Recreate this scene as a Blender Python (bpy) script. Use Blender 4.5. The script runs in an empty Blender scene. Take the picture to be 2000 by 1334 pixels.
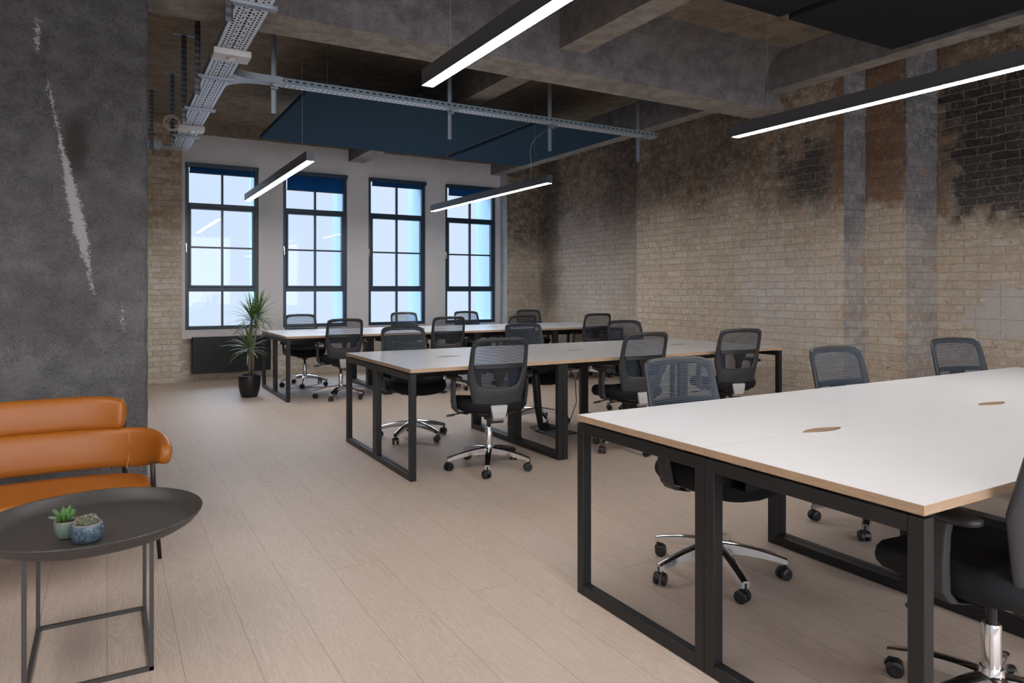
import bpy, bmesh, math, random
from mathutils import Vector, Matrix
random.seed(7)
PI = math.pi
C = bpy.context.scene.collection

# ------------------------------------------------------------------ camera, world, exposure
cam_d = bpy.data.cameras.new('camera'); cam = bpy.data.objects.new('camera', cam_d); C.objects.link(cam)
cam_d.sensor_width = 36.0; cam_d.lens = 1365.46 / 2000 * 36.0
cam_d.shift_y = -(667 - 567.9) / 2000
cam_d.clip_start = .02; cam_d.clip_end = 200
cam.location = (0, 0, 1.2566); cam.rotation_euler = (PI / 2, 0, -.5251)
bpy.context.scene.camera = cam
vs = bpy.context.scene.view_settings
vs.view_transform = 'Standard'; vs.look = 'None'; vs.gamma = 1; vs.use_curve_mapping = False
vs.exposure = 0.0
LAMP_E = 58.0          # emission of the pendant diffusers
SKY_E = 1.15
w = bpy.data.worlds.new('overcast_sky'); bpy.context.scene.world = w; w.use_nodes = True
nt = w.node_tree; nt.nodes.clear()
out = nt.nodes.new('ShaderNodeOutputWorld'); bg = nt.nodes.new('ShaderNodeBackground')
bg.inputs['Strength'].default_value = SKY_E
tc = nt.nodes.new('ShaderNodeTexCoord'); nz = nt.nodes.new('ShaderNodeTexNoise'); nz.inputs['Scale'].default_value = 2.2
rp = nt.nodes.new('ShaderNodeValToRGB'); rp.color_ramp.elements[0].color = (.60, .72, .92, 1); rp.color_ramp.elements[1].color = (.67, .77, .92, 1)
rp.color_ramp.elements[0].position = .35; rp.color_ramp.elements[1].position = .65
nt.links.new(tc.outputs['Generated'], nz.inputs['Vector']); nt.links.new(nz.outputs['Fac'], rp.inputs['Fac'])
sx = nt.nodes.new('ShaderNodeSeparateXYZ'); nt.links.new(tc.outputs['Generated'], sx.inputs[0])
mr = nt.nodes.new('ShaderNodeMapRange'); mr.interpolation_type = 'SMOOTHSTEP'; nt.links.new(sx.outputs[2], mr.inputs['Value'])
mr.inputs['From Min'].default_value = .22; mr.inputs['From Max'].default_value = .75; mr.inputs['To Min'].default_value = SKY_E; mr.inputs['To Max'].default_value = 15.0   # overcast sky: brightest overhead
nt.links.new(mr.outputs['Result'], bg.inputs['Strength'])
nt.links.new(rp.outputs['Color'], bg.inputs['Color']); nt.links.new(bg.outputs['Background'], out.inputs['Surface'])

# area lamps added as soft fill, set in the unseen back wall openings
for i_, xw in enumerate((-1.75, .55, 2.85, 5.15)):
    ld = bpy.data.lights.new('back_fill_light', 'AREA'); ld.shape = 'RECTANGLE'; ld.size = 1.65; ld.size_y = 2.35; ld.energy = 60; ld.color = (.93, .96, 1.0)
    lo_ = bpy.data.objects.new('back_fill_light', ld); C.objects.link(lo_); lo_.location = (xw, -4.45, 1.9); lo_.rotation_euler = (PI / 2, 0, 0)

# ------------------------------------------------------------------ node helpers
class MT:
    def __init__(s, name):
        s.m = bpy.data.materials.new(name); s.m.use_nodes = True; s.n = s.m.node_tree; s.n.nodes.clear()
        s.out = s.N('ShaderNodeOutputMaterial'); s._pos = None
    def N(s, t, **k):
        n = s.n.nodes.new(t)
        for a, b in k.items(): setattr(n, a, b)
        return n
    def L(s, a, b): s.n.links.new(a, b)
    def put(s, sock, v):
        if isinstance(v, bpy.types.NodeSocket): s.L(v, sock)
        elif isinstance(v, tuple) and len(v) == 3 and sock.type == 'RGBA': sock.default_value = (*v, 1)
        else: sock.default_value = v
    def pos(s):
        if s._pos is None: s._pos = s.N('ShaderNodeTexCoord').outputs['Object']
        return s._pos
    def math(s, op, a, b=0.0, c=None, clamp=False):
        n = s.N('ShaderNodeMath', operation=op); n.use_clamp = clamp
        s.put(n.inputs[0], a); s.put(n.inputs[1], b)
        if c is not None: s.put(n.inputs[2], c)
        return n.outputs[0]
    def xyz(s, v=None):
        n = s.N('ShaderNodeSeparateXYZ'); s.L(v or s.pos(), n.inputs[0]); return n.outputs
    def comb(s, x, y, z=0.0):
        n = s.N('ShaderNodeCombineXYZ'); s.put(n.inputs[0], x); s.put(n.inputs[1], y); s.put(n.inputs[2], z); return n.outputs[0]
    def noise(s, scale, detail=4, rough=.55, v=None, dist=0.0, out='Fac'):
        n = s.N('ShaderNodeTexNoise'); s.L(v or s.pos(), n.inputs['Vector'])
        n.inputs['Scale'].default_value = scale; n.inputs['Detail'].default_value = detail
        n.inputs['Roughness'].default_value = rough; n.inputs['Distortion'].default_value = dist
        return n.outputs[out]
    def vor(s, scale, v=None, feature='F1'):
        n = s.N('ShaderNodeTexVoronoi', feature=feature); s.L(v or s.pos(), n.inputs['Vector']); n.inputs['Scale'].default_value = scale
        return n.outputs['Distance']
    def mapv(s, v, sc): 
        n = s.N('ShaderNodeMapping'); s.L(v or s.pos(), n.inputs['Vector']); n.inputs['Scale'].default_value = sc; return n.outputs[0]
    def step(s, v, a, b):   # smooth 0..1 from a to b
        n = s.N('ShaderNodeMapRange', interpolation_type='SMOOTHSTEP'); s.put(n.inputs['Value'], v)
        n.inputs['From Min'].default_value = a; n.inputs['From Max'].default_value = b
        if a > b:
            n.inputs['From Min'].default_value = b; n.inputs['From Max'].default_value = a
            n.inputs['To Min'].default_value = 1; n.inputs['To Max'].default_value = 0
        return n.outputs['Result']
    def ramp(s, f, stops):
        n = s.N('ShaderNodeValToRGB'); s.put(n.inputs['Fac'], f); cr = n.color_ramp
        while len(cr.elements) < len(stops): cr.elements.new(.5)
        for e, (p, c) in zip(cr.elements, stops): e.position = p; e.color = (*c, 1)
        return n.outputs['Color']
    def mix(s, f, a, b, mode='MIX'):
        n = s.N('ShaderNodeMix', data_type='RGBA', blend_type=mode); s.put(n.inputs[0], f); s.put(n.inputs[6], a); s.put(n.inputs[7], b)
        return n.outputs[2]
    def bump(s, h, strength=.5, dist=.01, normal=None):
        n = s.N('ShaderNodeBump'); s.put(n.inputs['Height'], h); n.inputs['Strength'].default_value = strength; n.inputs['Distance'].default_value = dist
        if normal is not None: s.L(normal, n.inputs['Normal'])
        return n.outputs[0]
    def pbr(s, color, rough=.5, metal=0.0, normal=None, spec=.5, **k):
        p = s.N('ShaderNodeBsdfPrincipled'); s.put(p.inputs['Base Color'], color); s.put(p.inputs['Roughness'], rough)
        s.put(p.inputs['Metallic'], metal); s.put(p.inputs['Specular IOR Level'], spec)
        if normal is not None: s.L(normal, p.inputs['Normal'])
        for a, b in k.items(): s.put(p.inputs[a.replace('_', ' ')], b)
        s.L(p.outputs[0], s.out.inputs[0]); return p

def plain(name, col, rough=.5, metal=0., spec=.5, bumpy=0., bscale=300, **k):
    t = MT(name); nrm = None
    n = t.noise(bscale, 2)
    if bumpy: nrm = t.bump(n, bumpy, .002)
    c = t.mix(t.noise(6, 3), tuple(x * .92 for x in col), tuple(min(1, x * 1.06) for x in col))
    t.pbr(c, rough, metal, nrm, spec, **k); return t.m

M = {}
M['black_metal'] = plain('black_powder_coat', (.008, .0088, .0105), .4, 0, .5, .15, 900)
M['plastic'] = plain('charcoal_plastic', (.028, .029, .033), .45, 0, .5, .2, 700)
M['plastic_dark'] = plain('black_plastic', (.012, .012, .014), .4, 0, .5)
M['fabric_black'] = plain('black_seat_fabric', (.008, .008, .010), .85, 0, .3, .4, 600)
M['chrome'] = plain('polished_aluminium', (.80, .80, .82), .14, 1)
M['silver'] = plain('light_grey_plastic', (.50, .50, .51), .4)
M['steel'] = plain('galvanised_steel', (.36, .40, .45), .42, .75, .5, .3, 60)
M['steel_dark'] = plain('dull_galvanised_steel', (.10, .105, .115), .5, .6)
M['white_plastic'] = plain('white_plastic', (.62, .61, .62), .4)
M['white_paint'] = plain('white_wall_paint', (.62, .60, .615), .75, 0, .3, .15, 90)
M['reveal'] = plain('pale_outer_reveal', (.33, .48, .60), .8)
M['window_frame'] = plain('dark_blue_grey_frame', (.016, .040, .070), .35)
def mk_blind():
    t = MT('dark_blue_blind_cloth'); a = t.N('ShaderNodeBsdfDiffuse'); a.inputs['Color'].default_value = (.02, .06, .12, 1)
    b = t.N('ShaderNodeBsdfTranslucent'); t.put(b.inputs['Color'], t.mix(t.noise(40), (.05, .22, .40), (.06, .25, .44))); x = t.N('ShaderNodeMixShader'); x.inputs[0].default_value = .6
    t.L(a.outputs[0], x.inputs[1]); t.L(b.outputs[0], x.inputs[2]); t.L(x.outputs[0], t.out.inputs[0]); return t.m
M['blind'] = mk_blind()
M['panel'] = plain('navy_acoustic_felt', (.022, .055, .095), .95, 0, .15, .3, 400)
M['panel_black'] = plain('black_acoustic_felt', (.016, .017, .021), .95, 0, .15, .3, 400)
M['table_metal'] = plain('dark_grey_powder_coat', (.050, .046, .046), .42, 0, .5, .1, 800)
M['rad'] = plain('anthracite_radiator_enamel', (.003, .003, .0045), .45)
M['soil'] = plain('potting_soil', (.035, .02, .013), .95, 0, .2, .8, 200)
M['brown_rim'] = plain('terracotta_rim_glaze', (.22, .12, .08), .5)
M['cable_grey'] = plain('grey_cable', (.28, .27, .28), .5)
M['cream_cable'] = plain('cream_cable', (.55, .52, .47), .5)
M['black_soft'] = plain('black_glazed_pot', (.012, .012, .012), .35)

def mk_laminate():
    t = MT('white_laminate'); t.pbr(t.mix(t.noise(3, 3), (.63, .63, .65), (.67, .67, .69)), .30, 0, None, .45); return t.m
def mk_ply():
    t = MT('birch_ply_edge'); v = t.mapv(None, (3, 3, 160)); n = t.noise(4, 4, v=v)
    t.pbr(t.ramp(n, [(.3, (.36, .235, .145)), (.7, (.52, .37, .25))]), .55); return t.m
M['laminate'] = mk_laminate(); M['ply'] = mk_ply()

def mk_leather():
    t = MT('cognac_leather'); n = t.noise(2.5, 3); f = t.vor(420)
    t.pbr(t.mix(n, (.30, .086, .006), (.40, .128, .012)), .36, 0, t.bump(f, .12, .002), .5); return t.m
M['leather'] = mk_leather(); M['stitch'] = plain('orange_stitching', (.62, .26, .08), .6)

def mk_mesh():
    t = MT('woven_back_mesh'); o = t.xyz()
    f = t.math('FRACT', t.math('MULTIPLY', o[2], 118.0))
    thread = t.math('LESS_THAN', f, .56)
    g = t.math('FRACT', t.math('MULTIPLY', o[0], 160.0)); cross = t.math('LESS_THAN', g, .10)
    a = t.math('MAXIMUM', thread, cross)
    p = t.pbr((.016, .027, .045), .5, 0, None, .6); p.inputs['Sheen Weight'].default_value = .35
    p.inputs['Sheen Tint'].default_value = (.5, .7, 1, 1)
    tr = t.N('ShaderNodeBsdfTransparent'); mx = t.N('ShaderNodeMixShader')
    t.L(a, mx.inputs[0]); t.L(tr.outputs[0], mx.inputs[1]); t.L(p.outputs[0], mx.inputs[2]); t.L(mx.outputs[0], t.out.inputs[0]); return t.m
M['mesh'] = mk_mesh()

def mk_tray(axis, base, half, name):
    """perforated tray steel: staggered rows of slots along the tray; axis = running axis"""
    t = MT(name); o = t.xyz(); run = o[axis]; cross = t.math('SUBTRACT', o[1 - axis], base)
    hole = None
    rows = [(-.72, 0, .045, .5), (-.45, .5, .045, .42), (0, .2, .05, .62), (.45, .5, .045, .42), (.72, 0, .045, .5)] if half > .07 else [(-.55, 0, .045, .5), (.0, .5, .04, .6), (.55, 0, .045, .5)]
    for c, ph, pitch, duty in rows:
        a = t.math('LESS_THAN', t.math('ABSOLUTE', t.math('SUBTRACT', cross, c * half)), .0062)
        b = t.math('LESS_THAN', t.math('FRACT', t.math('ADD', t.math('DIVIDE', run, pitch), ph)), duty)
        h = t.math('MULTIPLY', a, b); hole = h if hole is None else t.math('MAXIMUM', hole, h)
    if half > .07:   # ladder stamping in the middle
        a = t.math('LESS_THAN', t.math('ABSOLUTE', t.math('SUBTRACT', t.math('ABSOLUTE', cross), .024)), .003)
        b = t.math('LESS_THAN', t.math('ABSOLUTE', cross), .026)
        fr = t.math('FRACT', t.math('DIVIDE', run, .09)); c1 = t.math('LESS_THAN', fr, .07)
        hole = t.math('MAXIMUM', hole, t.math('MULTIPLY', b, c1))
        hole = t.math('MAXIMUM', hole, t.math('MULTIPLY', a, t.math('LESS_THAN', fr, .45)))
    p = t.pbr(t.mix(t.noise(30), (.55, .60, .67), (.70, .75, .82)), .42, .4)
    tr = t.N('ShaderNodeBsdfDiffuse'); tr.inputs['Color'].default_value = (.006, .007, .009, 1); mx = t.N('ShaderNodeMixShader')
    t.L(hole, mx.inputs[0]); t.L(p.outputs[0], mx.inputs[1]); t.L(tr.outputs[0], mx.inputs[2]); t.L(mx.outputs[0], t.out.inputs[0]); return t.m
M['tray_main'] = mk_tray(1, .758, .095, 'perforated_steel_wide'); M['tray_cross'] = mk_tray(0, 5.965, .055, 'perforated_steel_narrow')
def mk_side_tray():
    t = MT('slotted_steel_side'); o = t.xyz(); run = t.math('ADD', o[0], o[1]); a = t.math('LESS_THAN', t.math('ABSOLUTE', t.math('SUBTRACT', o[2], 2.985)), .006)
    h = t.math('MULTIPLY', a, t.math('LESS_THAN', t.math('FRACT', t.math('DIVIDE', run, .06)), .5))
    t.pbr(t.mix(h, (.22, .28, .33), (.008, .01, .012)), .5, .4); return t.m
M['tray_side'] = mk_side_tray()
def mk_strut():
    t = MT('slotted_strut'); o = t.xyz(); h = t.math('LESS_THAN', t.math('FRACT', t.math('DIVIDE', o[2], .05)), .5)
    t.pbr(t.mix(h, (.09, .095, .105), (.17, .18, .20)), .45, .6); return t.m
M['strut'] = mk_strut()

def brick_core(t, warp=.012, scale=1.0):
    o = t.xyz(); wn = t.N('ShaderNodeTexNoise'); t.L(t.pos(), wn.inputs['Vector']); wn.inputs['Scale'].default_value = 5; wn.inputs['Detail'].default_value = 3
    wx = t.xyz(wn.outputs['Color'])
    u = t.math('ADD', t.math('ADD', o[0], o[1]), t.math('MULTIPLY', t.math('SUBTRACT', wx[0], .5), warp * 4))
    v = t.math('ADD', o[2], t.math('MULTIPLY', t.math('SUBTRACT', wx[1], .5), warp * 3.2))
    b = t.N('ShaderNodeTexBrick'); t.L(t.comb(u, v), b.inputs['Vector'])
    b.inputs['Scale'].default_value = 1; b.inputs['Brick Width'].default_value = .23 * scale; b.inputs['Row Height'].default_value = .075 * scale
    b.inputs['Mortar Size'].default_value = .006; b.inputs['Mortar Smooth'].default_value = .5; b.inputs['Bias'].default_value = 0
    b.inputs['Color1'].default_value = (0, 0, 0, 1); b.inputs['Color2'].default_value = (1, 1, 1, 1); b.inputs['Mortar'].default_value = (.5, .5, .5, 1)
    b.offset = .5
    return o, b.outputs['Color'], b.outputs['Fac']

def mk_brick(name, kind):
    t = MT(name); o, rnd, mort = brick_core(t)
    big = t.noise(.9, 4, .6); mid = t.noise(5, 5, .65); fine = t.noise(38, 6, .7); crumb = t.noise(14, 8, .75)
    rv = t.xyz(rnd)[0]
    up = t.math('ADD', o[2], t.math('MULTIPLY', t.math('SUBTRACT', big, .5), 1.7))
    # weathered: dark brown upper courses, limewash-stained buff lower courses
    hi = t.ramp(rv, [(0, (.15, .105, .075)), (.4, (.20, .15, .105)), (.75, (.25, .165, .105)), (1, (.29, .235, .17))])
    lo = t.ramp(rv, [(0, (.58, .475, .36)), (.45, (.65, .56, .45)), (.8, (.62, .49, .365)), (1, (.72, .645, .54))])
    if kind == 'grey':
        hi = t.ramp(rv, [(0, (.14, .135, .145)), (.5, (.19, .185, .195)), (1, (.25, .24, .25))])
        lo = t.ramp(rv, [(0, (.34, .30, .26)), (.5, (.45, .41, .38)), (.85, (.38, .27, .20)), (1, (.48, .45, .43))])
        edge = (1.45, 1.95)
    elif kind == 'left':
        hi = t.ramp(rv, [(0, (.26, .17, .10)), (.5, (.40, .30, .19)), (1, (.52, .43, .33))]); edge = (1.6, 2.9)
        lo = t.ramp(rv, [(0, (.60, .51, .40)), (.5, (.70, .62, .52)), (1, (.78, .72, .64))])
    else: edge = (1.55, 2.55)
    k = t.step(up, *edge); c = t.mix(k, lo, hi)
    # mottling
    c = t.mix(t.math('MULTIPLY', t.step(mid, .42, .72), .55), c, (.45, .37, .28) if kind != 'grey' else (.26, .25, .25))
    lime = t.math('MULTIPLY', t.step(crumb, .50, .60), t.math('SUBTRACT', .80, t.math('MULTIPLY', k, .45)))
    c = t.mix(lime, c, (.70, .64, .57) if kind != 'grey' else (.50, .48, .47))
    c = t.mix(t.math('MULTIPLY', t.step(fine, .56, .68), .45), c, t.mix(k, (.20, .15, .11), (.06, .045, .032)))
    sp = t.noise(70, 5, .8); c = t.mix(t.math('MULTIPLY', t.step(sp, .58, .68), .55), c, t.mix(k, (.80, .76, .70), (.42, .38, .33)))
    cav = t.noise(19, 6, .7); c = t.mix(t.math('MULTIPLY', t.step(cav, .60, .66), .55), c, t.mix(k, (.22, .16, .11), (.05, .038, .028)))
    red = t.noise(6.5, 2); c = t.mix(t.math('MULTIPLY', t.math('MULTIPLY', t.step(red, .62, .68), t.step(rv, .55, .7)), .45), c, (.42, .20, .11))
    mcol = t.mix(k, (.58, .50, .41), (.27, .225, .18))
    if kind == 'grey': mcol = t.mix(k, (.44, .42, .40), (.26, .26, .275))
    mc = t.mix(mid, mcol, tuple(x for x in (.60, .54, .47)) if kind != 'grey' else (.33, .33, .35))
    c = t.mix(t.math('MULTIPLY', mort, t.math('MULTIPLY', t.step(crumb, .35, .6), .75)), c, mc)
    if kind == 'right':
        e = t.math('ADD', t.math('MULTIPLY', t.math('SUBTRACT', mid, .5), .35), t.math('ADD', t.math('MULTIPLY', t.math('SUBTRACT', t.noise(2.3, 3), .5), .7), t.math('MULTIPLY', t.math('SUBTRACT', rv, .5), .08)))
        def box(y0, y1, z0, z1, s=.14):
            yy = t.math('ADD', o[1], e); zz = t.math('ADD', o[2], e)
            a = t.math('MULTIPLY', t.step(yy, y0 - s, y0 + s), t.step(yy, y1 + s, y1 - s))
            b = t.math('MULTIPLY', t.step(zz, z0 - s, z0 + s), t.step(zz, z1 + s, z1 - s)); return t.math('MULTIPLY', a, b)
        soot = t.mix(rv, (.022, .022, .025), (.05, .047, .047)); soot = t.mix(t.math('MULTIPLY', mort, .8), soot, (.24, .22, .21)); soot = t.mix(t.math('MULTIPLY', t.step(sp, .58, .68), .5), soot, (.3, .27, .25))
        # red-brown band of courses between the two grey returns
        rb = t.mix(rv, (.19, .10, .06), (.28, .165, .10)); rb = t.mix(t.math('MULTIPLY', mort, .5), rb, (.26, .20, .15))
        c = t.mix(t.math('MULTIPLY', box(3.66, 4.2, 2.0, 3.8, .08), .85), c, rb)
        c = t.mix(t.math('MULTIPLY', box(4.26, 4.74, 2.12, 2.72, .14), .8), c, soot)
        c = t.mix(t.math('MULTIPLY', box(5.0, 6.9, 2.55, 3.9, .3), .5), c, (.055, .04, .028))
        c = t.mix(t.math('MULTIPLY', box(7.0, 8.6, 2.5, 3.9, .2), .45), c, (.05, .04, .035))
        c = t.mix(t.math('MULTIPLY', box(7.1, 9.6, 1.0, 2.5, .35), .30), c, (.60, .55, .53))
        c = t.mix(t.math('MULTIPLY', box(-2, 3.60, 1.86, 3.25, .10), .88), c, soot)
        pl = box(-2, 3.46, .90, 1.26, .03)
        c = t.mix(t.math('MULTIPLY', box(4.3, 5.3, .7, 1.55, .25), .5), c, (.66, .62, .60))
        seam = t.math('MAXIMUM', t.math('LESS_THAN', t.math('FRACT', t.math('DIVIDE', o[1], .21)), .03), t.math('LESS_THAN', t.math('FRACT', t.math('DIVIDE', o[2], .2)), .03))
        c = t.mix(pl, c, t.mix(seam, t.mix(mid, (.55, .52, .50), (.66, .62, .59)), (.42, .39, .37)))
        # corner shade put into the colour as a dark band beside the far corner
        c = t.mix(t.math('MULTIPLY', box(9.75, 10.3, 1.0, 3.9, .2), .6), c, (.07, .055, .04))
    if kind == 'right':
        h0 = t.math('SUBTRACT', 1, t.math('MULTIPLY', mort, t.math('SUBTRACT', 1, pl)))
    else: h0 = t.math('SUBTRACT', 1, mort)
    h = t.math('ADD', t.math('MULTIPLY', h0, .6), t.math('ADD', t.math('MULTIPLY', crumb, .9), t.math('MULTIPLY', fine, .35)))
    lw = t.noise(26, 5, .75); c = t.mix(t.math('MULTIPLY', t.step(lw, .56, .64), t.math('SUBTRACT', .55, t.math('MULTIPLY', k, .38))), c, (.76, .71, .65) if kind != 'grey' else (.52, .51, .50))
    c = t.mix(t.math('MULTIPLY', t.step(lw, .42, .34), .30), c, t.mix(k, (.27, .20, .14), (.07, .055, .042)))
    t.pbr(c, .92, 0, t.bump(h, .9, .026), .15); return t.m
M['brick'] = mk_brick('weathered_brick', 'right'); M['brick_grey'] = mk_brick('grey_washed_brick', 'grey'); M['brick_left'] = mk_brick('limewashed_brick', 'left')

def mk_concrete(name, dark, light, warm, bs=.7, pits=True, wf=.5):
    t = MT(name); a = t.noise(1.1, 5, .6); b = t.noise(7, 7, .7); c = t.noise(40, 6, .75); bd = t.noise(3, 4, v=t.mapv(None, (.35, .35, 6)))
    col = t.mix(t.step(b, .3, .7), dark, light); col = t.mix(t.math('MULTIPLY', t.step(a, .42, .66), wf), col, warm)
    col = t.mix(t.math('MULTIPLY', t.step(c, .56, .7), .55), col, tuple(x * .45 for x in dark))
    col = t.mix(t.math('MULTIPLY', t.step(bd, .5, .72), .25), col, tuple(x * .6 for x in dark))
    g = t.noise(120, 4, .8); col = t.mix(t.math('MULTIPLY', t.step(g, .52, .66), .5), col, tuple(x * .4 for x in dark)); col = t.mix(t.math('MULTIPLY', t.step(g, .46, .34), .35), col, tuple(min(1, x * 1.5) for x in light))
    h = t.math('ADD', t.math('MULTIPLY', b, .7), t.math('ADD', t.math('MULTIPLY', c, .6), t.math('MULTIPLY', g, .3)))
    if pits: h = t.math('SUBTRACT', h, t.math('MULTIPLY', t.step(t.vor(26), .28, .05), .35))
    t.pbr(col, .93, 0, t.bump(h, bs, .025), .15); return t.m
M['slab'] = mk_concrete('brown_board_marked_concrete', (.19, .15, .11), (.35, .285, .215), (.25, .24, .24), .7, False, .35)
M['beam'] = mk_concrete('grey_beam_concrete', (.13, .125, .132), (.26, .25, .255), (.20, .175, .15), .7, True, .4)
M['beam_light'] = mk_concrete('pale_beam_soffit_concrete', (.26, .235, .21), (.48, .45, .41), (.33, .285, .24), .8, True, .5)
M['strip'] = mk_concrete('pale_render', (.36, .36, .37), (.50, .50, .51), (.42, .42, .42), .6, True, .3)

def mk_column():
    t = MT('rough_painted_concrete_column'); o = t.xyz()
    a = t.noise(1.6, 5, .6); b = t.noise(9, 8, .72); c = t.noise(55, 6, .75); ft = t.noise(24, 4)
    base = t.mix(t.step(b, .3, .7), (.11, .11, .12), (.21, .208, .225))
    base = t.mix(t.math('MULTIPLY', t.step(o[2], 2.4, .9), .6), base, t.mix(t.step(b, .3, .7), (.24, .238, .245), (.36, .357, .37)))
    base = t.mix(t.math('MULTIPLY', t.step(a, .46, .64), .5), base, (.12, .112, .105))
    base = t.mix(t.math('MULTIPLY', t.step(c, .57, .70), .6), base, (.03, .03, .032))
    # brown rubbed patch and slanting scrape of white paint
    g = t.noise(110, 4, .8)
    base = t.mix(t.math('MULTIPLY', t.step(g, .54, .68), .6), base, (.045, .045, .05)); base = t.mix(t.math('MULTIPLY', t.step(g, .45, .33), .4), base, (.42, .42, .44))
    dx = t.math('ADD', o[0], .140); dz = t.math('SUBTRACT', o[2], 2.03)
    rr = t.math('SQRT', t.math('ADD', t.math('MULTIPLY', t.math('MULTIPLY', dx, dx), 190.), t.math('MULTIPLY', t.math('MULTIPLY', dz, dz), 24.)))
    base = t.mix(t.math('MULTIPLY', t.step(rr, 1.25, .35), .75), base, (.055, .044, .033))
    xl = t.math('ADD', -.270, t.math('MULTIPLY', t.math('SUBTRACT', 2.36, o[2]), .186))
    d = t.math('ABSOLUTE', t.math('SUBTRACT', o[0], xl))
    up_ = t.math('ADD', .006, t.math('MULTIPLY', t.step(o[2], 2.15, 1.66), .026)); wid = t.math('MULTIPLY', up_, t.math('ADD', .18, t.math('MULTIPLY', t.step(o[2], 1.28, 1.62), .82)))
    brk = t.math('ADD', t.math('MULTIPLY', t.math('SUBTRACT', ft, .5), .05), t.math('MULTIPLY', t.math('SUBTRACT', t.noise(90, 5, .8), .47), .10))
    m = t.step(t.math('SUBTRACT', t.math('ADD', d, brk), wid), .005, -.005)
    m = t.math('MULTIPLY', m, t.math('MULTIPLY', t.step(o[2], 1.2, 1.26), t.step(o[2], 2.38, 2.34)))
    def dab(xc, z0, z1, w_):
        dd = t.math('ABSOLUTE', t.math('SUBTRACT', o[0], xc)); q = t.step(t.math('ADD', dd, t.math('MULTIPLY', t.math('SUBTRACT', t.noise(60, 5, .8), .44), .16)), w_ + .004, w_ - .004)
        return t.math('MULTIPLY', q, t.math('MULTIPLY', t.step(o[2], z0 - .02, z0 + .02), t.step(o[2], z1 + .02, z1 - .02)))
    m = t.math('MAXIMUM', m, t.math('MAXIMUM', dab(-.315, 2.52, 2.68, .014), dab(.075, 1.04, 1.18, .005)))
    base = t.mix(t.math('MULTIPLY', m, .9), base, (.68, .67, .69))
    h = t.math('ADD', t.math('MULTIPLY', b, .6), t.math('ADD', t.math('MULTIPLY', c, .7), t.math('MULTIPLY', g, .35))); h = t.math('SUBTRACT', h, t.math('MULTIPLY', t.step(t.vor(30), .30, .05), .5))
    t.pbr(base, .9, 0, t.bump(h, .95, .03), .2); return t.m
M['column'] = mk_column()

def mk_floor():
    t = MT('pale_oak_boards'); o = t.xyz()
    W = .22; col = t.math('FLOOR', t.math('DIVIDE', o[0], W)); fx = t.math('FRACT', t.math('DIVIDE', o[0], W))
    off = t.math('MULTIPLY', t.math('FRACT', t.math('MULTIPLY', t.math('SINE', t.math('MULTIPLY', col, 12.9898)), 43758.5)), 4.6)
    yy = t.math('DIVIDE', t.math('ADD', o[1], off), 4.6); row = t.math('FLOOR', yy); fy = t.math('FRACT', yy)
    seed = t.math('FRACT', t.math('MULTIPLY', t.math('SINE', t.math('ADD', t.math('MULTIPLY', col, 3.17), t.math('MULTIPLY', row, 7.31))), 9573.1))
    v = t.comb(t.math('ADD', t.math('MULTIPLY', o[0], 9.), t.math('MULTIPLY', seed, 40)), t.math('ADD', t.math('MULTIPLY', o[1], .8), t.math('MULTIPLY', seed, 17)), seed)
    g = t.noise(1.5, 6, .6, v=v, dist=1.4)
    rings = t.math('FRACT', t.math('MULTIPLY', g, 12.)); rings = t.step(t.math('ABSOLUTE', t.math('SUBTRACT', rings, .5)), 0, .5)
    v2 = t.comb(t.math('MULTIPLY', o[0], 90.), t.math('MULTIPLY', o[1], 3.)); fine = t.noise(2, 4, .6, v=v2)
    c = t.mix(rings, (.43, .34, .28), (.54, .445, .375)); c = t.mix(t.math('MULTIPLY', fine, .5), c, (.42, .33, .265))
    c = t.mix(t.math('MULTIPLY', seed, .30), c, (.55, .47, .41))
    kn = t.vor(1.3, v=t.comb(t.math('MULTIPLY', o[0], 2.2), o[1])); c = t.mix(t.math('MULTIPLY', t.step(kn, .035, .01), .7), c, (.16, .10, .06))
    ex = t.math('MINIMUM', fx, t.math('SUBTRACT', 1, fx)); ey = t.math('MINIMUM', fy, t.math('SUBTRACT', 1, fy))
    j = t.math('MAXIMUM', t.math('LESS_THAN', ex, .005), t.math('LESS_THAN', ey, .0003))
    c = t.mix(t.math('MULTIPLY', j, .6), c, (.14, .09, .06))
    h = t.math('ADD', t.math('MULTIPLY', rings, .2), t.math('MULTIPLY', fine, .3)); h = t.math('SUBTRACT', h, t.math('MULTIPLY', j, 1.5))
    t.pbr(c, t.math('ADD', .42, t.math('MULTIPLY', fine, .12)), 0, t.bump(h, .22, .003), .45); return t.m
M['floor'] = mk_floor()

def mk_emit():
    t = MT('lit_diffuser'); e = t.N('ShaderNodeEmission'); n = t.noise(8)
    t.put(e.inputs['Color'], t.mix(n, (1, .955, .92), (1, .965, .935))); e.inputs['Strength'].default_value = LAMP_E; t.L(e.outputs[0], t.out.inputs[0]); return t.m
M['lamp'] = mk_emit(); M['housing'] = plain('anodised_grey_housing', (.13, .135, .145), .38, .6)
def mk_glass():
    t = MT('window_glass'); g = t.N('ShaderNodeBsdfGlossy'); g.inputs['Roughness'].default_value = .02
    tr = t.N('ShaderNodeBsdfTransparent'); t.put(tr.inputs['Color'], t.mix(t.noise(1.5), (.93, .97, .98), (.96, .98, 1)))
    fr = t.N('ShaderNodeFresnel'); fr.inputs['IOR'].default_value = 1.45; mx = t.N('ShaderNodeMixShader')
    t.L(fr.outputs[0], mx.inputs[0]); t.L(tr.outputs[0], mx.inputs[1]); t.L(g.outputs[0], mx.inputs[2]); t.L(mx.outputs[0], t.out.inputs[0]); return t.m
M['glass'] = mk_glass()
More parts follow.
